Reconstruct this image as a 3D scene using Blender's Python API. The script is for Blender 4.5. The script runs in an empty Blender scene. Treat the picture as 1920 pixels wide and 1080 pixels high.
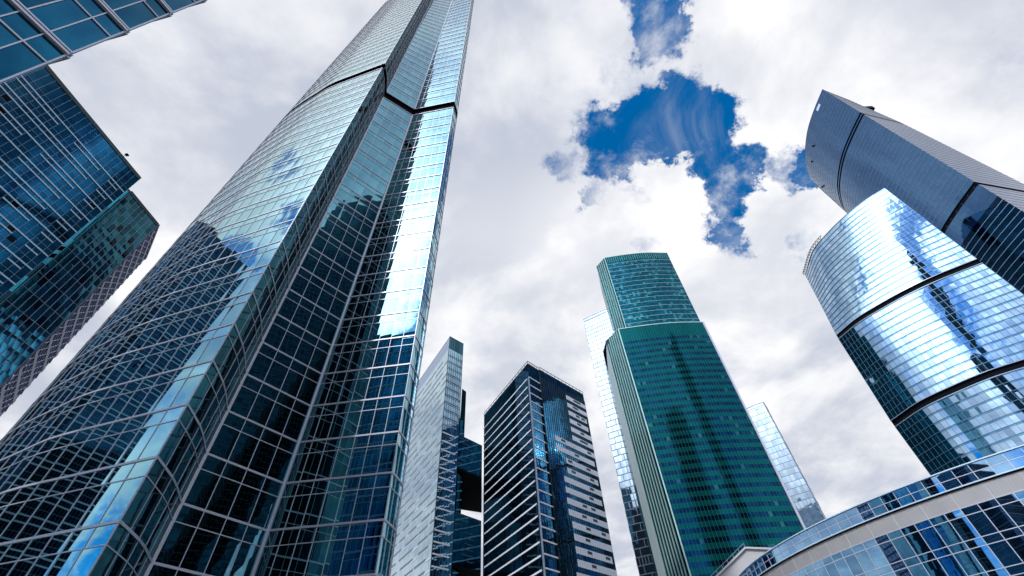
import bpy, math, random
from mathutils import Vector, Matrix

# ------------------------------------------------------------------ scene, camera
S = bpy.context.scene
COL = S.collection
CAM_POS = Vector((0, 0, 1.6))
RX = Vector((0.998228, 0.043977, -0.040074))
UY = Vector((0.059497, -0.737835, 0.672354))
FZ = Vector((0.0, 0.673547, 0.739144))
LENS = 15.5625          # mm on a 36 mm sensor
FPX = 830.0
cam_d = bpy.data.cameras.new("camera")
cam = bpy.data.objects.new("camera", cam_d)
COL.objects.link(cam)
cam_d.sensor_width = 36.0
cam_d.lens = LENS
cam_d.clip_end = 20000
cam.matrix_world = Matrix(((RX.x, UY.x, -FZ.x, 0), (RX.y, UY.y, -FZ.y, 0), (RX.z, UY.z, -FZ.z, 1.6), (0, 0, 0, 1)))
S.camera = cam
S.view_settings.view_transform = 'Standard'
S.view_settings.look = 'None'
S.view_settings.exposure = 0
S.view_settings.gamma = 1
S.render.engine = 'CYCLES'
S.cycles.max_bounces = 8
S.cycles.glossy_bounces = 6
S.cycles.diffuse_bounces = 2
S.cycles.sample_clamp_indirect = 4.0
S.cycles.caustics_reflective = False
S.cycles.caustics_refractive = False

def screen_area(pts):
    """share of the picture (in 1920 px) that a quad covers; 0 when outside"""
    q = []
    for p in pts:
        d = Vector(p) - CAM_POS
        z = d.dot(FZ)
        if z < 0.5: return 0.0
        q.append((960 + FPX * d.dot(RX) / z, 540 - FPX * d.dot(UY) / z))
    cx = sum(a for a, _ in q) / 4; cy = sum(b for _, b in q) / 4
    if not (-10 < cx < 1930 and -10 < cy < 1090): return 0.0
    a = 0
    for i in range(4):
        x0, y0 = q[i]; x1, y1 = q[(i + 1) % 4]
        a += x0 * y1 - x1 * y0
    return abs(a) / 2

# ------------------------------------------------------------------ sun and sky
SUN_AZ, SUN_EL = math.radians(-149), math.radians(47)
SUN_DIR = Vector((math.sin(SUN_AZ) * math.cos(SUN_EL), math.cos(SUN_AZ) * math.cos(SUN_EL), math.sin(SUN_EL)))
sd = bpy.data.lights.new("sun", 'SUN')
sd.energy = 2.2; sd.angle = math.radians(1.5); sd.color = (1.0, 0.97, 0.93)
sun = bpy.data.objects.new("sun", sd); COL.objects.link(sun)
sun.rotation_euler = (-SUN_DIR).to_track_quat('-Z', 'Y').to_euler()

GAPS = [(0.293, 0.175, 0.94, 0.043, 1.1), (0.309, 0.219, 0.926, 0.039, 1.0), (0.271, 0.27, 0.924, 0.049, 0.45), (0.207, 0.411, 0.888, 0.05, 1.1), (0.256, 0.39, 0.885, 0.051, 1.1), (0.306, 0.368, 0.878, 0.049, 1.0), (0.36, 0.352, 0.864, 0.052, 1.1), (0.407, 0.347, 0.845, 0.037, 0.9), (0.384, 0.398, 0.833, 0.05, 0.9), (0.231, 0.446, 0.865, 0.04, 0.8), (0.423, 0.444, 0.79, 0.042, 1.0), (0.441, 0.476, 0.761, 0.034, 1.0), (0.443, 0.52, 0.731, 0.034, 1.0), (0.444, 0.554, 0.704, 0.026, 0.9), (0.465, 0.436, 0.77, 0.027, 0.8), (0.531, 0.416, 0.738, 0.031, 0.9), (0.554, 0.409, 0.725, 0.023, 0.9), (0.188, 0.513, 0.837, 0.023, 0.7), (0.113, 0.466, 0.877, 0.027, 0.7), (0.298, 0.582, 0.757, 0.02, 0.6), (0.289, 0.502, 0.815, 0.029, 0.6), (0.726, 0.198, 0.659, 0.031, 0.35), (0.171, 0.337, 0.926, 0.032, 0.4), (0.334, 0.482, 0.81, 0.038, -0.8), (0.556, 0.524, 0.645, 0.027, 0.45)]
TONES = [(0.047, 0.692, 0.72, 0.267, 0.5), (0.261, 0.563, 0.784, 0.188, 0.4), (0.511, 0.515, 0.688, 0.183, 0.5), (0.524, 0.254, 0.813, 0.18, 0.5), (-0.592, 0.349, 0.726, 0.176, 0.35), (0.072, 0.189, 0.979, 0.157, -0.2), (0.02, 0.392, 0.92, 0.158, -0.1), (-0.414, 0.205, 0.887, 0.246, -0.35), (0.213, 0.755, 0.62, 0.176, -0.35), (-0.126, 0.746, 0.654, 0.175, -0.3), (0.586, 0.694, 0.418, 0.126, -0.3), (0.491, 0.715, 0.498, 0.135, 0.25)]

def dirv(az, el, r, w):
    a, e = math.radians(az), math.radians(el)
    return (math.sin(a) * math.cos(e), math.cos(a) * math.cos(e), math.sin(e), r, w)
BACK_GAPS = [dirv(-141, 8, .11, 1.1), dirv(-157, 30, .10, 1.0), dirv(-112, 11, .08, .9), dirv(-108, 50, .028, .7), dirv(-101, 55, .025, .6), dirv(-104, 44, .02, .5), dirv(-162, 42, .08, .8)]
BACK_TONES = [dirv(-108, 58, .25, .8), dirv(-128, 38, .22, 1.0), dirv(-150, 50, .2, 1.0), dirv(-112, 24, .12, .8)]
W = bpy.data.worlds.new("World"); S.world = W; W.use_nodes = True
def build_world():
    nt = W.node_tree; nt.nodes.clear(); N = nt.nodes; L = nt.links
    def m(op, a, b=None, c=None, clamp=False):
        n = N.new('ShaderNodeMath'); n.operation = op; n.use_clamp = clamp
        for i, v in enumerate((a, b, c)):
            if v is None: continue
            if isinstance(v, (int, float)): n.inputs[i].default_value = v
            else: L.new(v, n.inputs[i])
        return n.outputs[0]
    def mr(v, a, b, c=0.0, d=1.0, t='SMOOTHSTEP'):
        n = N.new('ShaderNodeMapRange'); n.interpolation_type = t
        L.new(v, n.inputs[0])
        for i, x in zip((1, 2, 3, 4), (a, b, c, d)): n.inputs[i].default_value = x
        return n.outputs[0]
    tc = N.new('ShaderNodeTexCoord'); D = tc.outputs['Generated']
    sep = N.new('ShaderNodeSeparateXYZ'); L.new(D, sep.inputs[0])
    wv = N.new('ShaderNodeTexNoise'); L.new(D, wv.inputs['Vector']); wv.inputs['Scale'].default_value = 13.0; wv.inputs['Detail'].default_value = 9; wv.inputs['Roughness'].default_value = 0.66
    w1 = N.new('ShaderNodeVectorMath'); w1.operation = 'SUBTRACT'; L.new(wv.outputs['Color'], w1.inputs[0]); w1.inputs[1].default_value = (.5, .5, .5)
    w2 = N.new('ShaderNodeVectorMath'); w2.operation = 'SCALE'; L.new(w1.outputs[0], w2.inputs[0]); w2.inputs['Scale'].default_value = 0.17
    w3 = N.new('ShaderNodeVectorMath'); L.new(D, w3.inputs[0]); L.new(w2.outputs[0], w3.inputs[1])
    w4 = N.new('ShaderNodeVectorMath'); w4.operation = 'NORMALIZE'; L.new(w3.outputs[0], w4.inputs[0]); DW = w4.outputs[0]
    def dot(v, warped=False):
        n = N.new('ShaderNodeVectorMath'); n.operation = 'DOT_PRODUCT'; L.new(DW if warped else D, n.inputs[0]); n.inputs[1].default_value = v
        return n.outputs['Value']
    def blobs(lst, grow, soft, warped=False):
        tot = None
        for x, y, z, r, w in lst:
            v = Vector((x, y, z)).normalized()
            o = mr(dot(v, warped), math.cos(r * grow), math.cos(r * soft), 0.0, w)
            tot = o if tot is None else m('ADD', tot, o)
        return tot
    # cloud layer seen as a flat deck: direction divided by its height
    zz = m('ADD', m('MAXIMUM', sep.outputs[2], 0.0), 0.16)
    cx = m('DIVIDE', sep.outputs[0], zz); cy = m('DIVIDE', sep.outputs[1], zz)
    cmb = N.new('ShaderNodeCombineXYZ'); L.new(cx, cmb.inputs[0]); L.new(cy, cmb.inputs[1]); P = cmb.outputs[0]
    def noise(scale, det, rough, off, dist=0.0):
        mp = N.new('ShaderNodeMapping'); L.new(P, mp.inputs[0]); mp.inputs[1].default_value = off
        n = N.new('ShaderNodeTexNoise'); L.new(mp.outputs[0], n.inputs['Vector'])
        n.inputs['Scale'].default_value = scale; n.inputs['Detail'].default_value = det
        n.inputs['Roughness'].default_value = rough; n.inputs['Distortion'].default_value = dist
        return n.outputs[0]
    fine = noise(5.2, 11, 0.66, (3.1, 1.7, 0.0), 0.3)
    big = noise(1.25, 3, 0.5, (7.7, 2.2, 1.0))
    tone = noise(2.3, 9, 0.56, (1.3, 5.9, 2.0), 0.2)
    gap = m('MINIMUM', m('MAXIMUM', blobs(GAPS + BACK_GAPS, 1.85, 0.1, True), 0.0), 1.15)
    # front of the sky is closed cloud with a few gaps, the sky behind the viewer is broken cloud
    front = mr(sep.outputs[1], -0.30, 0.05)
    base = m('ADD', 0.98, m('MULTIPLY', m('SUBTRACT', fine, 0.47), m('ADD', 0.9, m('MULTIPLY', gap, 2.0))))
    behind = m('MULTIPLY', m('SUBTRACT', 0.64, big), 4.0)
    behind = m('MULTIPLY', m('MAXIMUM', behind, -0.5), m('SUBTRACT', 1.0, front))
    dens = m('SUBTRACT', base, m('MULTIPLY', gap, 0.98))
    dens = m('SUBTRACT', dens, m('MULTIPLY', behind, 0.55))
    cov = mr(dens, -0.16, 0.92, t='SMOOTHERSTEP')
    wisp = mr(noise(3.4, 8, 0.6, (11.3, 6.1, 3.0), 1.2), 0.48, 0.80, 0.0, 0.38)
    cov = m('MAXIMUM', cov, wisp)
    # blue
    sky = N.new('ShaderNodeTexSky'); sky.sky_type = 'NISHITA'; sky.sun_disc = False
    sky.sun_elevation = SUN_EL; sky.sun_rotation = SUN_AZ; sky.air_density = 1.0; sky.dust_density = 0.3; sky.ozone_density = 3.0
    hs = N.new('ShaderNodeHueSaturation'); L.new(sky.outputs[0], hs.inputs['Color'])
    hs.inputs['Hue'].default_value = 0.498; hs.inputs['Saturation'].default_value = 1.62; hs.inputs['Value'].default_value = 1.75
    # cloud colour (in the same physical units as the sky; the background strength is 0.1)
    t = m('ADD', mr(tone, 0.37, 0.66, 0.0, 1.0), m('MULTIPLY', blobs(TONES + BACK_TONES, 1.5, 0.1), 0.75))
    edge = mr(dens, 0.25, 0.9, 0.25, 0.0)
    t = m('ADD', t, edge, clamp=True)
    mix = N.new('ShaderNodeMix'); mix.data_type = 'RGBA'; L.new(t, mix.inputs[0])
    mix.inputs[6].default_value = (5.55, 6.0, 7.1, 1); mix.inputs[7].default_value = (10.1, 10.1, 10.3, 1)
    # clouds close to the sun are lit through
    glow = mr(dot(SUN_DIR), math.cos(math.radians(32)), math.cos(math.radians(3)), 1.0, 3.6)
    g2 = mr(sep.outputs[1], 0.1, -0.6, 1.0, 1.45)
    mul = N.new('ShaderNodeVectorMath'); mul.operation = 'SCALE'; L.new(mix.outputs[2], mul.inputs[0]); L.new(m('MULTIPLY', glow, g2), mul.inputs['Scale'])
    mx = N.new('ShaderNodeMix'); mx.data_type = 'RGBA'; L.new(cov, mx.inputs[0]); L.new(hs.outputs[0], mx.inputs[6]); L.new(mul.outputs[0], mx.inputs[7])
    bg = N.new('ShaderNodeBackground'); bg.inputs['Strength'].default_value = 0.1; L.new(mx.outputs[2], bg.inputs[0])
    out = N.new('ShaderNodeOutputWorld'); L.new(bg.outputs[0], out.inputs[0])
build_world()

# ------------------------------------------------------------------ materials
def principled(name, col, rough=0.5, metal=0.0, noise=0.0, nscale=0.4, spec=0.5):
    mt = bpy.data.materials.new(name); mt.use_nodes = True
    nt = mt.node_tree; b = nt.nodes['Principled BSDF']
    b.inputs['Base Color'].default_value = (*col, 1); b.inputs['Roughness'].default_value = rough; b.inputs['Metallic'].default_value = metal
    b.inputs['Specular IOR Level'].default_value = spec
    if noise:
        tc = nt.nodes.new('ShaderNodeTexCoord'); n = nt.nodes.new('ShaderNodeTexNoise')
        nt.links.new(tc.outputs['Object'], n.inputs['Vector']); n.inputs['Scale'].default_value = nscale; n.inputs['Detail'].default_value = 6
        mx = nt.nodes.new('ShaderNodeMix'); mx.data_type = 'RGBA'; nt.links.new(n.outputs[0], mx.inputs[0])
        mx.inputs[6].default_value = (*[c * (1 - noise) for c in col], 1); mx.inputs[7].default_value = (*[min(1, c * (1 + noise)) for c in col], 1)
        nt.links.new(mx.outputs[2], b.inputs['Base Color'])
    return mt

def glass(name, tint, rough=0.02, tilt=0.012, pillow=0.01, inner=(0.004, 0.012, 0.018), metal=0.92, vary=0.25, odd=0.0, odd_col=(0.01, 0.02, 0.03), warp=0.006, wscale=0.12):
    """coated facade glass: tinted mirror reflection over a dark room; every pane sits a little out of plane"""
    mt = bpy.data.materials.new(name); mt.use_nodes = True
    nt = mt.node_tree; N = nt.nodes; L = nt.links; b = N['Principled BSDF']
    uv = N.new('ShaderNodeUVMap'); uv.uv_map = 'panes'
    fl = N.new('ShaderNodeVectorMath'); fl.operation = 'FLOOR'; L.new(uv.outputs[0], fl.inputs[0])
    fr = N.new('ShaderNodeVectorMath'); fr.operation = 'FRACTION'; L.new(uv.outputs[0], fr.inputs[0])
    wn = N.new('ShaderNodeTexWhiteNoise'); wn.noise_dimensions = '2D'; L.new(fl.outputs[0], wn.inputs['Vector'])
    sc = N.new('ShaderNodeSeparateColor'); L.new(wn.outputs['Color'], sc.inputs[0])
    sf = N.new('ShaderNodeSeparateXYZ'); L.new(fr.outputs[0], sf.inputs[0])
    geo = N.new('ShaderNodeNewGeometry')
    tcn = N.new('ShaderNodeTexNoise'); L.new(geo.outputs['Position'], tcn.inputs['Vector']); tcn.inputs['Scale'].default_value = wscale; tcn.inputs['Detail'].default_value = 2
    scn = N.new('ShaderNodeSeparateColor'); L.new(tcn.outputs['Color'], scn.inputs[0])
    def m(op, a, b_=None, c=None):
        n = N.new('ShaderNodeMath'); n.operation = op
        for i, v in enumerate((a, b_, c)):
            if v is None: continue
            if isinstance(v, (int, float)): n.inputs[i].default_value = v
            else: L.new(v, n.inputs[i])
        return n.outputs[0]
    def comp(r, f, w):
        a = m('MULTIPLY', m('SUBTRACT', r, 0.5), 2 * tilt)
        c = m('MULTIPLY', m('SUBTRACT', f, 0.5), 2 * pillow)
        d = m('MULTIPLY', m('SUBTRACT', w, 0.5), 2 * warp)
        return m('ADD', m('ADD', a, c), d)
    cr = N.new('ShaderNodeVectorMath'); cr.operation = 'CROSS_PRODUCT'; cr.inputs[0].default_value = (0, 0, 1); L.new(geo.outputs['Normal'], cr.inputs[1])
    s1 = N.new('ShaderNodeVectorMath'); s1.operation = 'SCALE'; L.new(cr.outputs[0], s1.inputs[0]); L.new(comp(sc.outputs[0], sf.outputs[0], scn.outputs[0]), s1.inputs['Scale'])
    cz = N.new('ShaderNodeCombineXYZ'); L.new(comp(sc.outputs[1], sf.outputs[1], scn.outputs[1]), cz.inputs[2])
    a1 = N.new('ShaderNodeVectorMath'); L.new(geo.outputs['Normal'], a1.inputs[0]); L.new(s1.outputs[0], a1.inputs[1])
    a2 = N.new('ShaderNodeVectorMath'); L.new(a1.outputs[0], a2.inputs[0]); L.new(cz.outputs[0], a2.inputs[1])
    nn = N.new('ShaderNodeVectorMath'); nn.operation = 'NORMALIZE'; L.new(a2.outputs[0], nn.inputs[0])
    L.new(nn.outputs[0], b.inputs['Normal'])
    v = m('ADD', m('MULTIPLY', m('SUBTRACT', sc.outputs[2], 0.5), 2 * vary), 1.0)
    s2 = N.new('ShaderNodeVectorMath'); s2.operation = 'SCALE'; s2.inputs[0].default_value = tint; L.new(v, s2.inputs['Scale'])
    col = s2.outputs[0]
    if odd > 0:
        wn2 = N.new('ShaderNodeTexWhiteNoise'); wn2.noise_dimensions = '2D'
        ad = N.new('ShaderNodeVectorMath'); L.new(fl.outputs[0], ad.inputs[0]); ad.inputs[1].default_value = (37.5, 11.5, 0); L.new(ad.outputs[0], wn2.inputs['Vector'])
        g = m('LESS_THAN', wn2.outputs['Value'], odd)
        mx = N.new('ShaderNodeMix'); mx.data_type = 'RGBA'; L.new(g, mx.inputs[0]); L.new(col, mx.inputs[6]); mx.inputs[7].default_value = (*odd_col, 1)
        col = mx.outputs[2]
    L.new(col, b.inputs['Base Color'])
    b.inputs['Metallic'].default_value = 1.0; b.inputs['Roughness'].default_value = rough
    # the room behind
    df = N.new('ShaderNodeBsdfDiffuse'); df.inputs[0].default_value = (*inner, 1)
    ms = N.new('ShaderNodeMixShader'); ms.inputs[0].default_value = metal; L.new(df.outputs[0], ms.inputs[1]); L.new(b.outputs[0], ms.inputs[2])
    L.new(ms.outputs[0], N['Material Output'].inputs[0])
    return mt

M = {
    'alu': principled('anodised_aluminium', (0.50, 0.54, 0.66), 0.38, 0.35, 0.06, 0.3),
    'alu_dim': principled('grey_aluminium', (0.27, 0.34, 0.46), 0.4, 0.4),
    'alu_bright': principled('bright_aluminium', (0.58, 0.76, 0.96), 0.35, 0.15),
    'joint': principled('dark_gasket', (0.015, 0.03, 0.045), 0.5),
    'dark': principled('dark_louvre', (0.004, 0.006, 0.010), 0.9, spec=0.1),
    'roof': principled('roof_membrane', (0.10, 0.11, 0.13), 0.9, 0, 0.2),
    'concrete': principled('pale_panel', (0.33, 0.43, 0.47), 0.6, 0, 0.08, 0.08),
    'ground': principled('granite_paving', (0.22, 0.21, 0.20), 0.8, 0, 0.25, 0.15),
    'teal': glass('teal_coated_glass', (0.21, 0.46, 0.53), 0.015, 0.006, 0.010, vary=.12),
    'teal_sp': glass('teal_spandrel_glass', (0.23, 0.48, 0.55), 0.02, 0.006, 0.008, vary=.12),
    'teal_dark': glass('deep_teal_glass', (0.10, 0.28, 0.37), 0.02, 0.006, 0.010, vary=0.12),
    'tl': glass('petrol_glass', (0.008, 0.085, 0.165), 0.02, 0.012, 0.03, (0.003, 0.022, 0.04), 0.85, warp=0.02, wscale=0.25),
    'lb': glass('blue_slab_glass', (0.008, 0.055, 0.115), 0.09, 0.003, 0.003, (0.002, 0.018, 0.045), 0.85, warp=.003, odd=0.03, odd_col=(.004,.006,.01), vary=0.25),
    'lb2': glass('dark_wing_glass', (0.02, 0.09, 0.12), 0.03, 0.015, 0.02, (0.003, 0.02, 0.03), 0.85, odd=0.05, vary=0.5),
}

# ------------------------------------------------------------------ mesh helpers
def link(name, verts, faces, mat, parent=None, uvs=None, mats=None, midx=None):
    me = bpy.data.meshes.new(name); me.from_pydata(verts, [], faces)
    if uvs:
        lay = me.uv_layers.new(name='panes')
        flat = [c for q in uvs for uv in q for c in uv]
        lay.data.foreach_set('uv', flat)
    for x in (mats or [mat]): me.materials.append(x)
    if midx: me.polygons.foreach_set('material_index', midx)
    me.update()
    o = bpy.data.objects.new(name, me); COL.objects.link(o)
    if parent is not None:
        o.parent = parent
        o.matrix_parent_inverse = Matrix.Translation(-parent.location)
    return o

def thing(name, label, cat, loc, group=None):
    o = bpy.data.objects.new(name, None); COL.objects.link(o); o.location = loc; o.empty_display_size = 5
    o['label'] = label; o['category'] = cat
    if group: o['group'] = group
    return o

def resample(poly, n, smooth=False):
    pts = [Vector((x, y)) for x, y in poly]
    if smooth and len(pts) > 2:
        d = []
        for i in range(len(pts) - 1):
            p0 = pts[i - 1] if i else 2 * pts[0] - pts[1]
            p1, p2 = pts[i], pts[i + 1]
            p3 = pts[i + 2] if i + 2 < len(pts) else 2 * pts[-1] - pts[-2]
            for k in range(12):
                t = k / 12
                d.append(0.5 * ((2 * p1) + (p2 - p0) * t + (2 * p0 - 5 * p1 + 4 * p2 - p3) * t * t + (3 * p1 - p0 - 3 * p2 + p3) * t ** 3))
        d.append(pts[-1]); pts = d
    cum = [0]
    for a, b in zip(pts, pts[1:]): cum.append(cum[-1] + (b - a).length)
    out = []; j = 0
    for i in range(n + 1):
        s = cum[-1] * i / n
        while j < len(cum) - 2 and cum[j + 1] < s: j += 1
        k = (s - cum[j]) / max(1e-9, cum[j + 1] - cum[j])
        out.append(pts[j].lerp(pts[j + 1], k))
    return out

class Plan:
    """facade line, left to right seen from outside, given at one or more heights"""
    def __init__(self, levels, n, smooth=False):
        self.lv = [(h, resample(p, n, smooth)) for h, p in levels]; self.n = n; self.nr = {}
    def at(self, h):
        lv = self.lv
        if len(lv) == 1: return lv[0][1]
        if h <= lv[0][0]: return lv[0][1]
        for (h0, a), (h1, b) in zip(lv, lv[1:]):
            if h <= h1:
                t = (h - h0) / (h1 - h0); return [p.lerp(q, t) for p, q in zip(a, b)]
        return lv[-1][1]
    def off(self, h, d, u0=0, u1=None):
        """points pushed outwards by d, mitred along the line"""
        p = self.at(h); n = len(p); o = []
        for i in range(n):
            a = p[max(0, i - 1)]; b = p[min(n - 1, i + 1)]
            t = (b - a).normalized(); o.append((p[i].x + t.y * d, p[i].y - t.x * d, h))
        return o
    def breaks(self): return [h for h, _ in self.lv]

class Facades:
    """collects the panes of one tower; the panes that show largest become windows of their own"""
    def __init__(self, root): self.root = root; self.q = []; self.uid = 0
    def add(self, plan, rows, mats, single=True):
        """rows: (z0, z1, kind); kind -> (material, inset); ribbons when single is 'row'"""
        self.uid += 1; base = self.uid * 400
        for r, (z0, z1, k) in enumerate(rows):
            mat, inset = mats[k]
            A = plan.off(z0, -inset); B = plan.off(z1, -inset)
            strip = []
            for c in range(plan.n):
                f = (A[c], A[c + 1], B[c + 1], B[c])
                uv = [(base + c + 0.02, r + 0.02), (base + c + 0.98, r + 0.02), (base + c + 0.98, r + 0.98), (base + c + 0.02, r + 0.98)]
                strip.append((f, uv, mat))
            if single == 'row': self.q.append((sum(screen_area(s[0]) for s in strip), strip, k))
            else:
                for s in strip: self.q.append((screen_area(s[0]) if single else 0, [s], k))
            if inset > 0.05:
                A0 = plan.off(z0, 0); B0 = plan.off(z1, 0)
                cl = []
                for c in range(plan.n):
                    cl.append(((A0[c], A0[c + 1], A[c + 1], A[c]), [(0, 0)] * 4, mat))
                    cl.append(((B[c], B[c + 1], B0[c + 1], B0[c]), [(0, 0)] * 4, mat))
                self.q.append((0, cl, k))
    def build(self, top=100, name='window', rest='glazing', names=None):
        names = names or {}
        self.q.sort(key=lambda t: -t[0])
        left = []; cnt = 0
        for a, strip, k in self.q:
            if cnt < top and a > 6 and k != 'tech':
                v = [p for f, _, _ in strip for p in f]; fc = [tuple(range(4 * i, 4 * i + 4)) for i in range(len(strip))]
                link(names.get(k, name), v, fc, strip[0][2], self.root, [s[1] for s in strip]); cnt += 1
            else: left.append((strip, k))
        mats = []; V = []; F = []; U = []; I = []
        tv = []; tf = []; tm = None
        for strip, k in left:
            for f, uv, mat in strip:
                if k == 'tech':
                    tf.append(tuple(range(len(tv), len(tv) + 4))); tv.extend(f); tm = mat; continue
                if mat not in mats: mats.append(mat)
                F.append(tuple(range(len(V), len(V) + 4))); V.extend(f); U.append(uv); I.append(mats.index(mat))
        if V:
            o = link(rest, V, F, None, self.root, U, mats, I); o['kind'] = 'stuff'
        groups = {}
        for k, q in enumerate(tf):
            groups.setdefault(round(sum(tv[i][2] for i in q) / 4 / 6), []).append([tv[i] for i in q])
        for g in groups.values():
            link('technical_floor', [p for q in g for p in q], [tuple(range(4 * i, 4 * i + 4)) for i in range(len(g))], tm, self.root)

def vbars(plan, z0, z1, w, d, step=1, idx=None):
    V = []; F = []
    hs = [z0] + [h for h in plan.breaks() if z0 < h < z1] + [z1]
    ids = idx if idx is not None else range(0, plan.n + 1, step)
    for i in ids:
        ring = []
        for h in hs:
            p = plan.at(h); a = p[max(0, i - 1)]; b = p[min(plan.n, i + 1)]; t = (b - a).normalized()
            q = p[i]; n = Vector((t.y, -t.x)); h2 = w / 2
            ring.append([(q.x - t.x * h2 - n.x * .05, q.y - t.y * h2 - n.y * .05, h), (q.x - t.x * h2 + n.x * d, q.y - t.y * h2 + n.y * d, h),
                         (q.x + t.x * h2 + n.x * d, q.y + t.y * h2 + n.y * d, h), (q.x + t.x * h2 - n.x * .05, q.y + t.y * h2 - n.y * .05, h)])
        for k in range(len(hs) - 1):
            b0 = len(V); V += ring[k] + ring[k + 1]
            F += [(b0, b0 + 1, b0 + 5, b0 + 4), (b0 + 1, b0 + 2, b0 + 6, b0 + 5), (b0 + 2, b0 + 3, b0 + 7, b0 + 6)]
            if k == 0: F.append((b0 + 3, b0 + 2, b0 + 1, b0))
            if k == len(hs) - 2: F.append((b0 + 4, b0 + 5, b0 + 6, b0 + 7))
    return V, F

def hbars(plan, zs, hgt, d, spans=None, back=-0.05):
    """a ledge along the facade at every height in zs; spans: {z: [(i0, i1), ...]} limits it to some columns"""
    V = []; F = []
    for z in zs:
        for (i0, i1) in (spans[z] if spans else [(0, plan.n)]):
            a = plan.off(z - hgt / 2, back); b = plan.off(z - hgt / 2, d); c = plan.off(z + hgt / 2, d); e = plan.off(z + hgt / 2, back)
            b0 = len(V)
            for i in range(i0, i1 + 1): V += [a[i], b[i], c[i], e[i]]
            n = i1 - i0
            for k in range(n):
                p = b0 + 4 * k
                F += [(p, p + 4, p + 5, p + 1), (p + 1, p + 5, p + 6, p + 2), (p + 2, p + 6, p + 7, p + 3)]
            F.append((b0, b0 + 1, b0 + 2, b0 + 3)); p = b0 + 4 * n; F.append((p + 3, p + 2, p + 1, p))
    return V, F

def merge(*parts):
    V = []; F = []
    for v, f in parts:
        b = len(V); V += v; F += [tuple(i + b for i in q) for q in f]
    return V, F

def prism(outline, z0, z1, cap=True):
    """outline counter-clockwise or not; closed walls with top and bottom"""
    n = len(outline); a = sum(outline[i][0] * outline[(i + 1) % n][1] - outline[(i + 1) % n][0] * outline[i][1] for i in range(n))
    if a < 0: outline = outline[::-1]
    V = [(x, y, z0) for x, y in outline] + [(x, y, z1) for x, y in outline]
    F = [(i, (i + 1) % n, n + (i + 1) % n, n + i) for i in range(n)]
    if cap: F += [tuple(range(n - 1, -1, -1)), tuple(range(n, 2 * n))]
    return V, F

def box(x0, y0, z0, x1, y1, z1): return prism([(x0, y0), (x1, y0), (x1, y1), (x0, y1)], z0, z1)

def tube(p0, p1, r, n=6):
    p0 = Vector(p0); p1 = Vector(p1); d = (p1 - p0).normalized(); u = d.orthogonal().normalized(); w = d.cross(u)
    V = [tuple(p + r * (math.cos(2 * math.pi * i / n) * u + math.sin(2 * math.pi * i / n) * w)) for p in (p0, p1) for i in range(n)]
    return V, [(i, (i + 1) % n, n + (i + 1) % n, n + i) for i in range(n)] + [tuple(range(n - 1, -1, -1)), tuple(range(n, 2 * n))]

def cap(name, outline, z, mat, root, th=0.6):
    v, f = prism(outline, z - th, z + 0.02); return link(name, v, f, mat, root)

def rows_of(z0, z1, sh, cuts, start=0):
    """storeys from z0 up; cuts: [(height from floor, kind), ...] bottom first, the last reaching the next floor"""
    out = []; z = z0
    while z < z1 - 0.01:
        a = z
        for h, k in cuts:
            b = min(z + h, z1)
            if b > a + 0.01: out.append((a, b, k)); a = b
        z += sh
    return out

def rear(F, pts, z1, mat, pane=6.0, storey=4.0, z0=0.0):
    """far sides of a tower: same glass, coarse panes"""
    for a, b in zip(pts, pts[1:]):
        n = max(1, int(math.dist(a, b) / pane)); k = max(1, int((z1 - z0) / storey))
        F.add(Plan([(0, [a, b])], n), [(z0 + (z1 - z0) * i / k, z0 + (z1 - z0) * (i + 1) / k, 'v') for i in range(k)], {'v': (mat, 0)}, single=False)

# ------------------------------------------------------------------ ground
def ground():
    v, f = [(-3000, -3000, 0), (3000, -3000, 0), (3000, 3000, 0), (-3000, 3000, 0)], [(0, 1, 2, 3)]
    o = link('ground', v, f, M['ground']); o['kind'] = 'structure'
ground()

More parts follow.
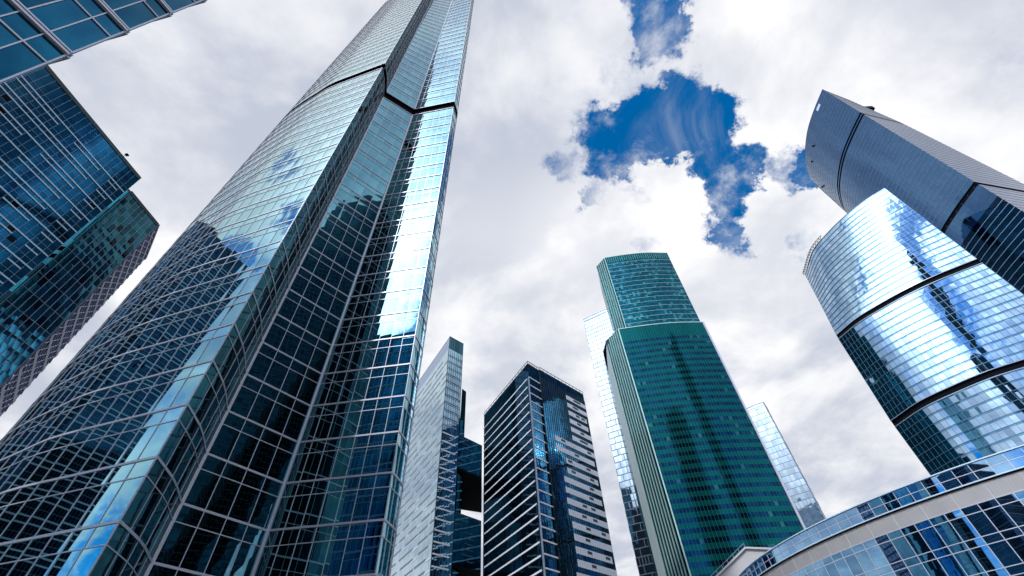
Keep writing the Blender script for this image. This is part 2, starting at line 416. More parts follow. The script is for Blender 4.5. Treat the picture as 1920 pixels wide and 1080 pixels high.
# ------------------------------------------------------------------ the great teal tower
def big_tower():
    root = thing('skyscraper', 'huge teal glass tower with curved left face and folded front, top out of frame', 'skyscraper', (-30, 45, 0))
    H = 228.6
    lo = dict(B=(-26.3, 33.9), C=(-22.3, 40.3), D=(-12.0, 39.4), E=(-12.35, 44.9))
    hi = dict(B=(-25.1, 32.6), C=(-19.7, 36.8), D=(-10.5, 35.6), E=(-11.05, 40.6))
    def at(k, h):
        t = (h - 16.6) / 84.4; return (lo[k][0] + (hi[k][0] - lo[k][0]) * t, lo[k][1] + (hi[k][1] - lo[k][1]) * t)
    A = (-24.0, 26.8)
    S_ = [(-59, 51), (-56.2, 44.6), (-52.6, 39.8), (-48.4, 36.2), (-44.2, 33.8), (-39.9, 31.8), (-36.1, 30.1), (-30, 28.4), A]
    f1 = Plan([(0, S_)], 27, True)
    def seg(a, b, n):
        return Plan([(h, [A if a == 'A' else at(a, h), at(b, h)]) for h in (0.0, H)], n)
    bul = [(h, [A, (0.5 * (A[0] + at('B', h)[0]) + 0.35, 0.5 * (A[1] + at('B', h)[1]) - 0.1), at('B', h)]) for h in (0.0, H)]
    f2 = Plan(bul, 5, True)
    f3 = seg('B', 'C', 4); f4 = seg('C', 'D', 7)
    f5 = Plan([(h, [at('D', h), (at('D', h)[0] + 0.35, at('D', h)[1] + 2.6), at('E', h)]) for h in (0.0, H)], 6, True)
    rows = [(0, 0.6, 's')]
    z = 0.6
    while z < H - 1:
        if abs(z - 100.6) < 0.1: rows += [(z, z + 3.0, 'tech'), (z + 3.0, z + 4, 's')]
        else: rows += [(z, z + 2.75, 'v'), (z + 2.75, z + 4, 's')]
        z += 4
    Fa = Facades(root)
    mt = {'v': (M['teal'], 0), 's': (M['teal_sp'], 0), 'tech': (M['dark'], 0.5)}
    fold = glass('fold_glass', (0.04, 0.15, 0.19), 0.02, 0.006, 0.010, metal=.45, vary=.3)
    mt2 = {'v': (fold, 0), 's': (fold, 0), 'tech': (M['dark'], 0.5)}; mt3 = {'v': (M['teal_dark'], 0), 's': (M['teal_dark'], 0), 'tech': (M['dark'], 0.5)}  # fold faces: darker glass copies stand in for the dimmer reflections there
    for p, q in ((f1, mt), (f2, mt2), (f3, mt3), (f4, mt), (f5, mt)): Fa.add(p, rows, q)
    Eh = at('E', 0); Et = at('E', H)
    back = Plan([(0, [Eh, (-20, 62), (-50, 68), (-59, 51)]), (H, [Et, (-20, 62), (-50, 68), (-59, 51)])], 24)
    Fa.add(back, rows, mt, single=False)
    Fa.build(100, 'window', 'glazing', {'s': 'spandrel_panel'})
    floors = [0.6 + 4 * k for k in range(0, 58) if abs(0.6 + 4 * k - 104.6) > 0.1 and abs(0.6 + 4 * k - 100.6) > .1]
    trans = [f - 1.25 for f in floors if f > 2 ] 
    for p, dd in ((f1, .06), (f2, .06), (f3, .07), (f4, .09), (f5, .07)):
        V1 = vbars(p, 0, 100.45, .05, .04); V2 = vbars(p, 103.75, H, .05, .04)
        link('mullion_grid', *merge(V1, V2, hbars(p, floors, .17, dd), hbars(p, trans, .07, .04), hbars(p, [100.5, 103.7], .2, dd + .02)), M['alu'], root)
    for p, i in ((f3, 0), (f3, 4)):
        link('corner_trim', *merge(vbars(p, 0, 100.4, .26, .17, idx=[i]), vbars(p, 103.85, H, .26, .17, idx=[i])), M['alu'], root)
    out = [(q.x, q.y) for q in f1.at(H)][:-1] + [A] + [(q.x, q.y) for q in f3.at(H)] + [at('D', H), at('E', H), (-20, 62), (-50, 68)]
    cap('roof', out, H, M['roof'], root)
big_tower()

# ------------------------------------------------------------------ office block overhead, top left
def near_block():
    root = thing('office_block', 'close petrol glass facade with pale ledges filling the top left corner', 'office building', (-35, -10, 0))
    P0 = (-18.25, 4.52); n = 34; L_ = .885 * n
    P1 = (P0[0] - .385 * L_, P0[1] - .923 * L_)
    H = 63.9
    f = Plan([(0, [P1, P0])], n)
    rows = [(0, 2.5, 'v')] + rows_of(2.5, H, 4.1, [(2.8, 'v'), (4.1, 's')])
    Fa = Facades(root); mt = {'v': (M['tl'], 0), 's': (M['tl'], 0)}
    Fa.add(f, rows, mt)
    N0 = (-46, 9.3); N1 = (-58, -18)
    side = Plan([(0, [P0, N0])], 20); Fa.add(side, rows, mt, single=False)
    rear(Fa, [N0, N1, P1], H, M['tl'])
    Fa.build(100, 'window', 'glazing', {'s': 'spandrel_panel'})
    fl = [2.5 + 4.1 * k for k in range(15)]
    for p in (f, side):
        link('mullion_grid', *merge(vbars(p, 0, H, .05, .05), hbars(p, [z - 1.3 for z in fl[1:]], .07, .06)), M['alu'], root)
        for z in fl: link('floor_ledge', *merge(hbars(p, [z - .13], .12, .15), hbars(p, [z + .1], .09, .11)), M['alu'], root)
    link('corner_trim', *vbars(f, 0, H, .10, .03, idx=[n]), M['tl'], root)
    cap('roof', [P1, P0, N0, N1], H, M['roof'], root)
near_block()

# ------------------------------------------------------------------ dark slab with double white ledges, left
def slab_tower():
    root = thing('slab_tower', 'dark blue slab at the left edge with pale double ledges and lattice end wall', 'office tower', (-105, 40, 0))
    H = 102.8
    L0 = (-94.2, 8.0); R0 = (-88.6, 48.9)
    f = Plan([(0, [L0, R0])], 32)
    rows = rows_of(0, H, 4.0, [(1.35, 'v'), (2.7, 'v'), (4.0, 's')])
    Fa = Facades(root); mt = {'v': (M['lb'], 0), 's': (M['lb'], 0)}
    Fa.add(f, rows, mt)
    w0 = (-93.0, 52.2); w1 = (-92.0, 62.0); w2 = (-101.8, 72.5)
    g = Plan([(0, [w0, w1])], 8); g2 = Plan([(0, [w1, w2])], 12)
    rw = rows_of(0, H, 4.0, [(2.0, 'v'), (4.0, 's')])
    m2 = {'v': (M['lb2'], 0), 's': (M['lb2'], 0)}
    Fa.add(g, rw, m2)
    pale = glass('pale_end_glass', (0.55, 0.60, 0.80), 0.12, 0.03, 0.02, (0.1, 0.1, .14), 0.8)
    M['pale_end'] = pale
    Fa.add(g2, rw, {'v': (pale, 0), 's': (pale, 0)}, single=False)
    rear(Fa, [R0, (-93.2, 51.5), w0], H, M['lb2'], 2); rear(Fa, [w2, (-126, 76), (-134, 12), L0], H, M['lb2'])
    Fa.build(100, 'window', 'glazing', {'s': 'spandrel_panel'})
    fl = [4.0 * k for k in range(1, 26)]
    wide = {}; 
    rnd = random.Random(3)
    link('mullion_grid', *merge(vbars(f, 0, H, .05, .05), hbars(f, [z - 2.65 for z in fl], .05, .06)), M['alu_dim'], root)
    # bright double ledges; here and there the lower one stops short as on the real wall
    for z in fl[:-1]:
        cut = 0 if rnd.random() < .6 else rnd.randrange(8, 24)
        v = hbars(f, [z], .27, .16)
        sp = {z - 1.2: [(0, 27), (29, 31)]}
        if cut: sp = {z - 1.2: [(0, cut - 3), (cut, 27), (29, 31)]}
        link('ledge', *merge(v, hbars(f, [z - 1.2], .25, .16, spans=sp)), M['alu_bright'], root)
    link('wing_grid', *merge(vbars(g, 0, H, .09, .10), hbars(g, fl, .06, .06)), M['alu_dim'], root)
    # lattice: closely set diagonals over the end wall
    V = []; F = []
    a = Vector((*w1, 0)); b = Vector((*w2, 0)); d = (b - a); Ln = d.length; d.normalize(); nrm = Vector((d.y, -d.x, 0))
    for k in range(0, 52):
        z = k * 2.0
        for s in (-1, 1):
            z0, z1 = (z, z + 2.0) if s > 0 else (z + 2.0, z)
            for c in range(6):
                p = a + d * (Ln * c / 6) + Vector((0, 0, z0)) + nrm * .25; q = a + d * (Ln * (c + 1) / 6) + Vector((0, 0, z1)) + nrm * .25
                if max(z0, z1) > H: continue
                v, f_ = tube(p, q, .11, 4); bb = len(V); V += v; F += [tuple(i + bb for i in t) for t in f_]
    link('lattice_screen', V, F, principled('lilac_lattice', (.34, .41, .62), .4, .2), root)
    link('end_ribs', *merge(hbars(g2, [z for z in fl], .9, .35), vbars(g2, 0, H, .12, .2, 3)), principled('navy_rib', (.03, .05, .12), .4, .3), root)
    cap('roof', [L0, R0, (-93.2, 51.5), w0, w1, w2, (-126, 76), (-134, 12)], H, M['roof'], root)
    link('parapet', *merge(hbars(f, [H - .3], 1.0, .12), hbars(g, [H - .3], 1.0, .12), hbars(g2, [H - .3], .8, .4)), M['joint'], root)
    link('roof_camera', *merge(tube((-89.4, 43.2, H), (-89.2, 43.3, H + 1.0), .06), box(-89.4, 43.0, H + .9, -88.8, 43.6, H + 1.25)), M['dark'], root)
slab_tower()

# ------------------------------------------------------------------ pair of striped towers with a bridge building
pale_panel = glass('pale_stripe_panel', (0.46, 0.58, 0.68), 0.22, 0.012, 0.0, (.36, .44, .52), 0.6, vary=.12)
silver_glass = glass('silver_glass', (0.38, 0.54, 0.62), 0.06, 0.012, 0.006, (.02, .05, .07), .95, vary=.10)
iq_glass = glass('ink_blue_glass', (0.03, 0.115, 0.17), 0.04, 0.004, 0.006, (.001, .008, .016), .85, vary=.3)
white_panel = principled('white_fibre_panel', (0.70, 0.74, 0.84), .45, .1, .05, .5)

def slim_tower():
    root = thing('slim_tower', 'slim sharp cornered tower with pale silver left wall, left of the dark bridge building', 'skyscraper', (-38, 205, 0))
    H = 160.4
    c0 = (-34.6, 176.8); l0 = (-62.0, 220.3); r0 = (-28.2, 183.4)
    fl_ = Plan([(0, [l0, c0])], 36); fr = Plan([(0, [c0, r0])], 7)
    st = rows_of(0, H - 8.4, 4.0, [(2.9, 'v'), (4.0, 's')]) + [(H - 8.4, H, 'p')]
    Fa = Facades(root)
    Fa.add(fl_, st, {'v': (silver_glass, 0), 's': (pale_panel, 0), 'p': (M['alu_dim'], 0)}, 'row')
    Fa.add(fr, st, {'v': (iq_glass_r := M.setdefault('slim_end', glass('steel_blue_glass', (0.30, 0.48, 0.60), 0.04, 0.01, 0.01, vary=.15)), 0), 's': (iq_glass_r, 0), 'p': (iq_glass, 0)}, 'row')
    rear(Fa, [r0, (-35.4, 231), (-60, 240), l0], H, iq_glass)
    Fa.build(100, 'ribbon_window', 'glazing', {'s': 'spandrel_panel', 'p': 'parapet'})
    fl = [4.0 * k for k in range(1, 38)]
    rnd = random.Random(5)
    sp = {}; sp2 = {}
    for z in fl:
        s = []; i = rnd.randrange(0, 4)
        while i < 34:
            e = min(36, i + rnd.randrange(5, 12)); s.append((i, e)); i = e + rnd.randrange(1, 5)
        sp[z] = s
        s = []; i = rnd.randrange(0, 9)
        while i < 33:
            e = min(36, i + rnd.randrange(2, 5)); s.append((i, e)); i = e + rnd.randrange(6, 16)
        sp2[z - .9] = s
    link('shadow_gap', *hbars(fl_, fl, .75, .07, sp), principled('gap_grey', (.10, .15, .20), .35, .6), root)
    link('bright_strip', *hbars(fl_, list(sp2), .35, .12, sp2), M['alu_bright'], root)
    link('mullion_grid', *merge(vbars(fr, 0, H, .12, .1), hbars(fr, [z for z in fl if z > 108] , .12, .12), hbars(fr, [z - .8 for z in fl if z > 108], .10, .12)), M['joint'], root)
    link('edge_trim', *merge(vbars(fr, 0, H, .25, .2, idx=[0])), M['joint'], root)
    for z in [q for q in fl if q < 140]:
        link('white_band', *hbars(fr, [z + .4], .55, .18, {z + .4: [(0, 6)]}), white_panel if z < 108 else M['alu_dim'], root)
    cap('roof', [l0, c0, r0, (-35.4, 231), (-60, 240)], H, M['roof'], root)
    s = [(-28.05, 185.9), (-26.3, 188.9), (-32.0, 229), (-35.2, 228)]
    link('lower_wing', *prism(s, 0, 133), iq_glass, root, None)
slim_tower()

def bridge_block():
    root = thing('bridge_building', 'dark block spanning between the slim tower and the striped tower, with a big square opening', 'building', (-26, 208, 0))
    a = (-28.0, 183.7); b = (-18.5, 194.9); c = (-22, 233); d = (-34.6, 226)
    Fa = Facades(root)
    f = Plan([(0, [a, b])], 10)
    for z0, z1 in ((91.2, 106.5), (54.5, 73.0), (0, 24)):
        rw = rows_of(z0, z1, 4.0, [(3.0, 'v'), (4.0, 's')])
        Fa.add(f, rw, {'v': (iq_glass, 0), 's': (iq_glass, 0)}, 'row')
        link('soffit', *prism([a, b, c, d], z0 - .3, z0 + .4), M['dark'], root)
        link('roof', *prism([a, b, c, d], z1 - .4, z1 + .1), M['roof'], root)
        rear(Fa, [b, c, d, a], z1, iq_glass, z0=z0)
    Fa.build(100, 'ribbon_window', 'glazing', {'s': 'spandrel_panel'})
    rnd = random.Random(2); sp = {}
    for z0, z1 in ((91.2, 106.5), (54.5, 73.0)):
        z = z0 + 2.2
        while z < z1 - .5:
            i = rnd.randrange(0, 6); sp[z] = [(i, i + rnd.randrange(2, 5))]; z += 2.0
    slate = principled('slate_strip', (.07, .13, .17), .4, .5)
    for z in sp: link('faint_strip', *hbars(f, [z], .30, .06, sp), slate, root)
bridge_block()

def striped_tower():
    root = thing('striped_tower', 'dark blue tower with slanting white stripes and pale panels, right of the bridge building', 'skyscraper', (6, 190, 0))
    H = 123.7
    l0 = (-17.8, 196.3); c0 = (4.9, 156.7); j0 = (9.9, 162.3); j1 = (10.1, 161.6); r0 = (31.2, 183.3)
    fl_ = Plan([(0, [l0, c0])], 32); fm = Plan([(0, [c0, j0])], 5); fr = Plan([(0, [j1, r0])], 24)
    st = rows_of(0, H - 3.7, 4.0, [(3.1, 'v'), (4.0, 's')]) + [(H - 3.7, H, 'p')]
    Fa = Facades(root)
    dk = {'v': (iq_glass, 0), 's': (iq_glass, 0), 'p': (iq_glass, 0)}
    for p in (fl_, fm, fr): Fa.add(p, st, dk, 'row')
    rear(Fa, [r0, (12, 222), l0], H, iq_glass); rear(Fa, [j0, j1], H, iq_glass, 1)
    Fa.build(100, 'ribbon_window', 'glazing', {'s': 'spandrel_panel', 'p': 'parapet'})
    fl = [4.0 * k for k in range(1, 30)]
    for z in fl:
        link('white_band', *merge(hbars(fl_, [z], .55, .22, {z: [(1 if z < 100 else 0, 31)]})), white_panel, root)
        link('white_band', *hbars(fm, [z + .2], .5, .22, {z + .2: [(0, 5)]}), white_panel, root)
    starts = {}
    for k, z in enumerate(fl):
        s = 13 if z > 94 else (4 if z > 84 else (8 if z > 78 else (6 if z > 60 else (7 if z > 46 else (6 if z > 36 else 0)))))
        starts[z] = s
    rnd = random.Random(8)
    for z in fl:
        s = starts[z]; e = 23 + (rnd.random() < .6)
        gap = [g for g in (rnd.randrange(s + 1, 15) if s < 13 else 17, rnd.randrange(16, 22)) if rnd.random() < .8]
        # pale panel course with dark insets half a storey high
        link('pale_course', *hbars(fr, [z + .2], 2.2, .14, {z + .2: [(s, e)]}), white_panel, root)
        q = sorted(set(gap))
        if q: link('dark_inset', *hbars(fr, [z + .45], .9, .20, {z + .45: [(g, min(e, g + 2)) for g in q]}), M['joint'], root)
    link('panel_joints', *vbars(fr, 0, H - 4, .04, .15), M['joint'], root)
    link('joint_groove', *vbars(fm, 0, H, .55, .30, idx=[5]), M['joint'], root)
    link('corner_strip', *vbars(fl_, 0, H - 8, .5, .35, idx=[32]), M['alu_dim'], root)
    link('roof_rail', *merge(hbars(fl_, [H + 1.1], .25, .1), hbars(fm, [H + 1.1], .25, .1), hbars(fr, [H + 1.1], .25, .1), vbars(fl_, H, H + 1.1, .12, .08, 2), vbars(fr, H, H + 1.1, .12, .08, 2), vbars(fm, H, H + 1.1, .12, .08, 1)), M['joint'], root)
    cap('roof', [l0, c0, j0, j1, r0, (12, 222)], H, M['roof'], root)
striped_tower()

# ------------------------------------------------------------------ green tower
def green_tower():
    root = thing('green_tower', 'emerald green tower with banded curved front, stepped top and white finned left side', 'skyscraper', (90, 225, 0))
    Hs, H = 176.0, 244.0
    gw = glass('green_window_glass', (0.005, 0.04, 0.10), 0.08, 0.008, 0.005, (.001, .014, .03), .8, vary=.35, odd=.05, odd_col=(.03, .14, .17))
    gs = glass('green_spandrel_glass', (0.005, 0.10, 0.12), 0.09, 0.004, 0.0, (.002, .07, .075), .5, vary=.12)
    gu = glass('green_upper_glass', (0.008, 0.10, 0.15), 0.07, 0.012, 0.006, (.003, .035, .05), .8, vary=.35, odd=.10, odd_col=(.05, .26, .28))
    lowp = [(61.2, 196.9), (77, 194.9), (93.8, 194.0), (110.8, 195.1)]
    upp = [(66.2, 197.4), (80.3, 195.6), (94.6, 194.9), (110.2, 196.2)]
    f = Plan([(0, lowp)], 34, True); u = Plan([(0, upp)], 30, True)
    Fa = Facades(root)
    st = rows_of(0, Hs - 8, 4.0, [(1.85, 'v'), (4.0, 's')]) + [(Hs - 8, Hs, 'p')]
    mt = {'v': (gw, 0), 's': (gs, 0), 'p': (gs, 0)}
    Fa.add(f, st, mt, 'row')
    su = rows_of(Hs, H - 6, 4.0, [(2.2, 'v'), (4.0, 's')]) + [(H - 6, H, 'p')]
    Fa.add(u, su, {'v': (gu, 0), 's': (gu, 0), 'p': (gs, 0)}, 'row')
    dk = glass('fin_side_glass', (0.03, 0.12, 0.15), 0.06, 0.008, 0.0, vary=.3)
    ll = (54.8, 206.5); ul = (61.4, 204.8)
    fs = Plan([(0, [ll, lowp[0]])], 14); us = Plan([(0, [ul, upp[0]])], 10)
    Fa.add(fs, rows_of(0, Hs, 4, [(4, 'v')]), {'v': (dk, 0)}, 'row')
    Fa.add(us, rows_of(Hs, H - 1, 4, [(4, 'v')]), {'v': (dk, 0)}, 'row')
    rear(Fa, [lowp[-1], (120, 240), (60, 246), (54.0, 216.8)], Hs, gs)
    rear(Fa, [upp[-1], (116, 228), (68, 232), ul], H, gs, z0=Hs)
    Fa.build(100, 'ribbon_window', 'glazing', {'s': 'spandrel_band', 'p': 'parapet_band'})
    fin = principled('white_fin', (.42, .64, .63), .35, .2)
    for i in range(0, 14, 2): link('fin', *vbars(fs, 0, Hs + (.0 if i > 3 else -4 * (2 - i / 2)), .26, .55, idx=[i]), fin, root)
    for i in range(0, 10, 2): link('fin', *vbars(us, Hs, H, .22, .5, idx=[i]), fin, root)
    link('corner_trim', *vbars(f, 0, Hs, .55, .35, idx=[0]), fin, root)
    link('corner_trim', *vbars(f, 0, Hs, .9, .5, idx=[34]), M['alu'], root)
    link('corner_trim', *vbars(u, Hs, H, .35, .3, idx=[0]), fin, root)
    thin = principled('thin_green_bar', (.02, .17, .18), .4, .3)
    fl = [4 * k for k in range(1, 43)]
    link('mullion_grid', *merge(vbars(f, 0, Hs, .06, .05)), thin, root)
    link('upper_grid', *merge(hbars(u, [Hs + 4 * k for k in range(0, 16)], .22, .12), vbars(u, H - 6, H, .1, .12)), principled('pale_green_line', (.28, .50, .54), .4, .3), root)
    link('step_coping', *hbars(f, [Hs], .5, .25), fin, root)
    # pale side wall with a stepped, rounded shoulder
    s0 = (54.0, 216.8); V = []; F = []
    n = 10
    for i in range(n + 1):
        t = i / n; x = ll[0] + (s0[0] - ll[0]) * t; y = ll[1] + (s0[1] - ll[1]) * t
        V += [(x, y, 0), (x, y, Hs - 3 - 15 * (1 - math.cos(t * math.pi / 2)))]
    for i in range(n): F.append((2 * i + 2, 2 * i, 2 * i + 1, 2 * i + 3))
    link('side_wall', V, F, M['concrete'], root)
    cap('roof', [ll, *lowp, (120, 240), (60, 246), s0], Hs - .2, M['roof'], root)
    cap('roof', [ul, *upp, (116, 228), (68, 232)], H - .1, M['roof'], root)
    link('mast', *tube((74, 203.5, H), (74, 203.5, H + 5.5), .35), M['dark'], root)
green_tower()

# ------------------------------------------------------------------ the two pale towers behind the green one
mirror_pale = glass('pale_mirror_glass', (0.36, 0.47, 0.58), 0.04, 0.014, 0.004, (.1, .14, .2), .92, vary=.16, warp=.02, wscale=.05)
def pale_tower(name, label, loc, pts, hid, H, n, group, sh=4.0):
    root = thing(name, label, 'skyscraper', loc, group)
    f = Plan([(0, pts)], n); Fa = Facades(root)
    Fa.add(f, rows_of(0, H - 7.5, sh, [(sh, 'v')]) + [(H - 7.5, H - 3.5, 'v'), (H - 3.5, H, 'v')], {'v': (mirror_pale, 0)}, 'row')
    rear(Fa, [pts[-1]] + hid + [pts[0]], H, mirror_pale)
    Fa.build(100, 'ribbon_window')
    # staggered joints: every storey its own set of uprights
    V = []; F = []
    rnd = random.Random(int(H))
    z = 0; fl = []
    while z < H - 4:
        z1 = min(z + sh, H); dense = rnd.random() < .2
        v, q = vbars(f, z, z1, .32, .12, idx=[i for i in range(0, n + 1) if dense or (i + int(z / sh + .5) * 2) % 4 == 0])
        b = len(V); V += v; F += [tuple(i + b for i in t) for t in q]
        fl.append(z1); z += sh
    link('joint_grid', *merge((V, F), hbars(f, fl, .40, .14)), principled('slate_joint', (.10, .15, .23), .4, .3), root)
    link('crown_rail', *merge(hbars(f, [H - 3.5, H - .2], .5, .3), vbars(f, H - 3.5, H, .2, .2)), M['alu_dim'], root)
    cap('roof', pts + hid, H - .4, M['roof'], root)
    return root
pale_tower('pale_tower', 'pale mirrored tower with brick-like joints, half hidden behind the left side of the green tower', (75, 265, 0),
           [(56.8, 266), (75.4, 255), (104, 238.5 + 12)], [(118, 275), (62.5, 291)], 250.6, 30, 'pale towers behind the green tower')
pale_tower('pale_tower', 'small blue and white mirrored tower showing beyond the right side of the green tower', (275, 485, 0),
           [(240, 490), (283.5, 456.8), (293.1, 471)], [(312, 503), (256, 520)], 281.2, 20, 'pale towers behind the green tower', 6.4)

# ------------------------------------------------------------------ west tower (bright, curved)
def bright_tower():
    root = thing('curved_tower', 'bright mirrored curved tower reflecting white cloud, in front of the tallest tower on the right', 'skyscraper', (240, 215, 0))
    H = 242.0
    lv = [(0, [(188.4, 212), (193, 193.5), (202.5, 180.8), (211.3, 171.3), (222.6, 163.8), (239.4, 152.7)]),
          (115, [(188.8, 210.6), (193.5, 193.5), (202.5, 180.8), (211.3, 171.3), (222.6, 163.8), (239.4, 152.7)]),
          (168, [(190.8, 206.7), (196.0, 193.5), (203.5, 183.0), (212.0, 173.2), (223, 163.4), (239.4, 152.7)]),
          (205, [(203.5, 214), (204.5, 197), (209.3, 184.5), (216, 173.6), (225.5, 163), (239.4, 152.7)]),
          (H, [(217.4, 223.3), (213.8, 200.8), (217.2, 186.6), (222.2, 174.4), (229.4, 163.0), (239.4, 152.7)])]
    f = Plan(lv, 34, True)
    blue = glass('bright_mirror_glass', (0.37, 0.53, 0.70), 0.03, 0.015, 0.004, (.01, .05, .09), .95, vary=.22, warp=.01)
    bs = glass('blue_ledge_glass', (0.16, 0.34, 0.48), 0.08, 0.012, 0.0, (.01, .05, .09), .9, vary=.2)
    rows = rows_of(0, 112, 4.0, [(3.1, 'v'), (4.0, 's')]) + [(112, 115, 'tech')] + rows_of(115, 167, 4.0, [(3.1, 'v'), (4.0, 's')]) + [(167, 170, 'tech')] + rows_of(170, H, 4.0, [(3.1, 'v'), (4.0, 's')])
    Fa = Facades(root)
    Fa.add(f, rows, {'v': (blue, 0), 's': (bs, 0), 'tech': (M['dark'], .6)})
    rr = (284, 181.5); bk = (262, 262)
    for (h0, p0), (h1, p1) in zip(lv, lv[1:]):
        Fa.add(Plan([(h0, [p0[-1], rr, bk, p0[0]]), (h1, [p1[-1], rr, bk, p1[0]])], 24), rows_of(h0, h1, 4, [(4, 'v')]), {'v': (bs, 0)}, single=False)
    Fa.build(100, 'window', 'glazing', {'s': 'spandrel_panel'})
    fl = [r[1] for r in rows if r[2] == 's']
    link('mullion_grid', *merge(vbars(f, 0, 111.9, .16, .06), vbars(f, 115.1, 166.9, .16, .06), vbars(f, 170.1, H, .16, .06), hbars(f, fl, .22, .16)), principled('steel_blue_bar', (.10, .20, .32), .35, .5), root)
    for z in (111.8, 115.2, 166.8, 170.2): link('band_edge', *hbars(f, [z], .35, .3), M['alu_dim'], root)
    top = lv[-1][1]
    # truss along the back rim of the open crown
    V = []; F = []
    q = f.off(H, .6)
    for i in range(0, 15):
        a = Vector(q[i]); b = Vector(q[i + 1])
        for p0, p1 in (((a.x, a.y, H), (a.x, a.y, H + 2.2)), ((a.x, a.y, H + 2.2), (b.x, b.y, H + 2.2)), ((a.x, a.y, H), (b.x, b.y, H + 2.2))):
            v, t = tube(p0, p1, .16, 4); bb = len(V); V += v; F += [tuple(k + bb for k in g) for g in t]
    link('crown_truss', V, F, M['joint'], root)
    cap('roof', [(p.x, p.y) for p in f.at(H)] + [rr, bk], H - .3, M['roof'], root)
bright_tower()

# ------------------------------------------------------------------ tallest tower on the right
def far_tower():
    root = thing('tall_tower', 'very tall steel blue tower with sharp corner leaning in from the right edge', 'skyscraper', (340, 205, 0))
    H = 413.0
    f = Plan([(0, [(342, 259.8), (329, 250.0), (320, 241), (308, 222.5), (301, 205), (296.6, 188), (295, 170), (295, 151.4)])], 42, True)
    g = Plan([(0, [(295, 151.4), (349, 164)]), (240, [(295, 151.4), (349, 164)]), (356, [(295, 151.4), (334, 162)]), (H, [(295, 151.4), (322, 161.6)])], 14)
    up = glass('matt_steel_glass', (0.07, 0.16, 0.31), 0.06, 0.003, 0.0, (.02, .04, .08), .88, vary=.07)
    dn = glass('dark_reflection_glass', (0.018, 0.045, 0.085), 0.05, 0.006, 0.0, (.001, .003, .008), .8, vary=.2)  # lower storeys: a dark reflection put into the glass colour
    rb = glass('violet_side_glass', (0.22, 0.28, 0.42), 0.15, 0.004, 0.0, (.05, .05, .09), .85, vary=.08)
    def zone(kv, ks): return lambda z0, z1: rows_of(z0, z1, 4.0, [(3.0, kv), (4.0, ks)])
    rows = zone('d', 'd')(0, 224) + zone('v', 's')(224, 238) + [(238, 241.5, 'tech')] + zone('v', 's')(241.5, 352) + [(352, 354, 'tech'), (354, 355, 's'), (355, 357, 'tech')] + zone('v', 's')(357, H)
    Fa = Facades(root)
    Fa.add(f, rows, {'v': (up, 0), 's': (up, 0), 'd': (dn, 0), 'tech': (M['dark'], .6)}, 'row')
    rg = [(a, b, 'v' if k == 'd' else k) for a, b, k in rows]
    Fa.add(g, rg, {'v': (rb, 0), 's': (rb, 0), 'tech': (M['dark'], .5)}, 'row')
    rear(Fa, [(349, 164), (372, 214), (342, 259.8)], H, up, z0=0) if False else None
    Fa.add(Plan([(0, [(349, 164), (385, 181), (372, 250), (342, 259.8)]), (240, [(349, 164), (385, 181), (372, 250), (342, 259.8)]), (356, [(334, 162), (378, 184), (370, 250), (342, 259.8)]), (H, [(322, 161.6), (360, 185), (365, 250), (342, 259.8)])], 20), rows_of(0, H, 8, [(8, 'v')]), {'v': (up, 0)}, single=False)
    Fa.build(100, 'ribbon_window', 'glazing', {'s': 'spandrel_band'})
    lt = principled('ice_blue_ledge', (.22, .42, .60), .35, .3); md = principled('steel_line', (.20, .27, .38), .35, .4)
    for z in [4 * k for k in range(28, 56)]: link('floor_ledge', *hbars(f, [z], .42, .35), lt, root)
    hi = [241.5 + 4 * k for k in range(1, 28)] + [357 + 4 * k for k in range(1, 14)]
    link('floor_lines', *merge(hbars(f, hi, .26, .10), hbars(g, hi + [4 * k for k in range(30, 60)], .22, .1)), md, root)
    # panel joints staggered like masonry
    steel = principled('steel_joint', (.05, .10, .18), .35, .4)
    for k, z in enumerate([224 + 4 * k for k in range(0, 47)]):
        if z + 4 > H or 236 < z < 242 or 350 < z < 357: continue
        link('panel_joints', *vbars(f, z, z + 4, .16, .06, idx=range(k % 2, 43, 2)), steel, root)
    top = [(p.x, p.y) for p in f.at(H)] + [(322, 161.6), (360, 185), (365, 250)]
    cap('roof', top, H - .3, M['roof'], root)
    link('cleaning_crane', *merge(box(322, 166, H - .5, 330, 169, H + 3.5), tube((326, 168, H + 2), (316, 160, H + 5), .5), tube((312, 166, H), (312, 166, H + 7), .4), tube((309, 166, H + 3), (316, 166, H + 4), .4)), M['alu_dim'], root)
    link('cleaning_crane', *box(336, 166.5, 400, 343, 170, 405), M['dark'], root)
    for (x, y, z) in ((299, 200, 398), (305.5, 217, 399), (317.0, 238, 385)):
        link('wall_cradle', *merge(box(x - 1.0, y - .8, z, x + .4, y + .6, z + 1.1)), M['dark'], root)
    link('white_patch', *hbars(f, [H - 5], 3.2, .12, {H - 5: [(36, 38)]}), M['alu_bright'], root)
far_tower()

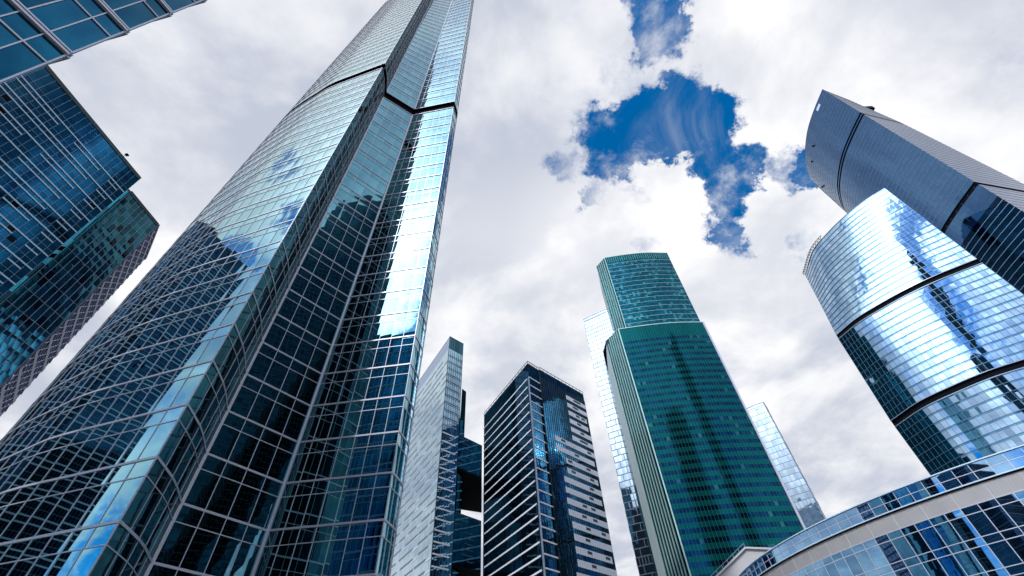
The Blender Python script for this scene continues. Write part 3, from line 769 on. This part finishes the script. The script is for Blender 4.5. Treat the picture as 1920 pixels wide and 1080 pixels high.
# ------------------------------------------------------------------ round building, lower right
def round_building():
    root = thing('round_building', 'low round building with blue glass and a beige louvre band in the lower right corner', 'building', (117, 112, 0))
    cx, cy, r = 117.0, 111.8, 70.5
    def ring(rad, a0=150, a1=300): return [(cx + rad * math.cos(math.radians(a)), cy + rad * math.sin(math.radians(a))) for a in range(a0, a1 + 1, 2)]
    n = 88
    f = Plan([(0, ring(r))], n); fb = Plan([(0, ring(r - .25))], n)
    gl = glass('cobalt_mirror_glass', (0.26, 0.47, 0.70), 0.02, 0.006, 0.004, (.003, .02, .05), .92, vary=.10)
    gd = glass('deep_mirror_glass', (0.18, 0.36, 0.54), 0.02, 0.006, 0.008, (.003, .02, .035), .92, vary=.15)
    lou = principled('beige_perforated_panel', (.56, .57, .61), .6, .1, .14, .35)
    Fa = Facades(root)
    Fa.add(f, [(26.9, 28.05, 'v'), (28.05, 29.2, 'v')], {'v': (gl, 0)})
    low = []; z = 24.4
    while z > 0.5: low += [(z - .95, z, 's'), (max(0, z - 3.65), z - .95, 'v')]; z -= 3.65
    Fa.add(f, sorted(low), {'v': (gd, 0), 's': (gd, 0)})
    a1 = ring(r, 300, 510)[::1]
    Fa.add(Plan([(0, a1)], 60), rows_of(0, 29.2, 3.65, [(3.65, 'v')]), {'v': (gd, 0)}, single=False)
    Fa.build(100, 'window', 'glazing', {'s': 'spandrel_panel'})
    link('mullion_grid', *merge(vbars(f, 26.9, 29.2, .09, .08), hbars(f, [28.05], .09, .06), vbars(f, 0, 24.4, .10, .08), hbars(f, [r_[1] for r_ in low], .10, .06)), M['alu'], root)
    link('top_rail', *hbars(f, [29.25], .14, .25), M['alu_bright'], root)
    link('band_rail', *merge(hbars(f, [26.85], .14, .18)), M['alu_bright'], root)
    # louvre band: backing, fine horizontal blades, upright joints
    V = []; F = []
    A = fb.off(24.4, 0); B = fb.off(26.8, 0)
    for c in range(n): F.append(tuple(range(len(V), len(V) + 4))); V += [A[c], A[c + 1], B[c + 1], B[c]]
    band = link('louvre_band', V, F, principled('taupe_backing', (.26, .25, .25), .7), root)
    link('blades', *hbars(fb, [24.55 + .13 * k for k in range(17)], .075, .10), lou, band)
    link('panel_joints', *vbars(fb, 24.4, 26.75, .07, .13, 2), lou, band)
    link('shadow_gap', *hbars(f, [26.66], .16, -.02), M['dark'], root)
    cap('roof', [(cx + r * .998 * math.cos(math.radians(a)), cy + r * .998 * math.sin(math.radians(a))) for a in range(0, 360, 3)], 29.0, M['roof'], root, .3)
round_building()

def gable():
    root = thing('gabled_hall', 'small pale grey gabled roof peeping over the left end of the round building', 'building', (60, 145, 0))
    m = principled('pale_metal_cladding', (.50, .50, .52), .5, .2, .06, .3)
    P = [(49.5, 142.0, 34.4), (59.8, 137.6, 40.6), (67.5, 134.5, 38.9)]
    D = (9.0, 21.0)
    V = []
    for x, y, z in P: V += [(x, y, 0), (x, y, z)]
    for x, y, z in P: V += [(x + D[0], y + D[1], 0), (x + D[0], y + D[1], z)]
    link('wall', V, [(0, 2, 3, 1), (2, 4, 5, 3), (8, 6, 7, 9), (10, 8, 9, 11), (6, 0, 1, 7), (4, 10, 11, 5)], m, root)
    R = []
    for x, y, z in P: R.append((x - .2, y - .5, z + .05))
    for x, y, z in P: R.append((x + D[0], y + D[1], z + .05))
    R += [(x, y, z + .5) for x, y, z in R]
    link('roof', R, [(0, 1, 4, 3), (1, 2, 5, 4), (6, 9, 10, 7), (7, 10, 11, 8), (0, 6, 7, 1), (1, 7, 8, 2), (3, 4, 10, 9), (4, 5, 11, 10), (0, 3, 9, 6), (2, 8, 11, 5)], m, root)
    rl = []
    a = Vector(P[0]); b = Vector(P[1])
    for i in range(7):
        p = a.lerp(b, i / 6) + Vector((0, 0, .4)); rl.append(tube(p, p + Vector((0, 0, 1.1)), .07))
    rl.append(tube(a + Vector((0, 0, 1.5)), b + Vector((0, 0, 1.5)), .07))
    link('railing', *merge(*rl), M['alu_dim'], root)
gable()

# ------------------------------------------------------------------ unseen towers, placed and shaped for their dark reflections in the glass
ink = glass('ink_glass', (0.012, 0.05, 0.075), 0.05, 0.01, 0.01, (.001, .003, .006), .9, vary=.4)
def mirrored(name, label, outline, H, mat, n, storey=4.0):
    cx = sum(p[0] for p in outline) / len(outline); cy = sum(p[1] for p in outline) / len(outline)
    root = thing(name, label, 'building', (cx, cy, 0))
    Fa = Facades(root); bars = []
    for a, b in zip(outline, outline[1:] + outline[:1]):
        p = Plan([(0, [a, b])], max(4, int(math.dist(a, b) / n)))
        Fa.add(p, rows_of(0, H, storey, [(storey * .7, 'v'), (storey, 's')]), {'v': (mat, 0), 's': (mat, 0)}, single=False)
        bars += [vbars(p, 0, H, .2, .15), hbars(p, [storey * k for k in range(1, int(H / storey))], .35, .25)]
    Fa.build(0)
    link('facade_bars', *merge(*bars), M['joint'], root)
    cap('roof', outline, H, M['roof'], root)
mirrored('mirrored_tower', 'tall thin unseen tower shaped for its dark reflection beside the fold of the teal facade', [(150, -8), (156, -6), (166, 16), (158, 27), (150, 27)], 310, ink, 3.0)
mirrored('mirrored_tower', 'broad unseen tower added to be mirrored dark in the lower folded teal facade', [(88, -32), (120, -32), (122, 10), (90, 12)], 225, ink, 3.0)
mirrored('mirrored_tower', 'tall narrow tower seen only as a dark streak mirrored in the bright curved tower', [(-30, -160), (-8, -164), (-2, -190), (-34, -188)], 240, ink, 3.0)
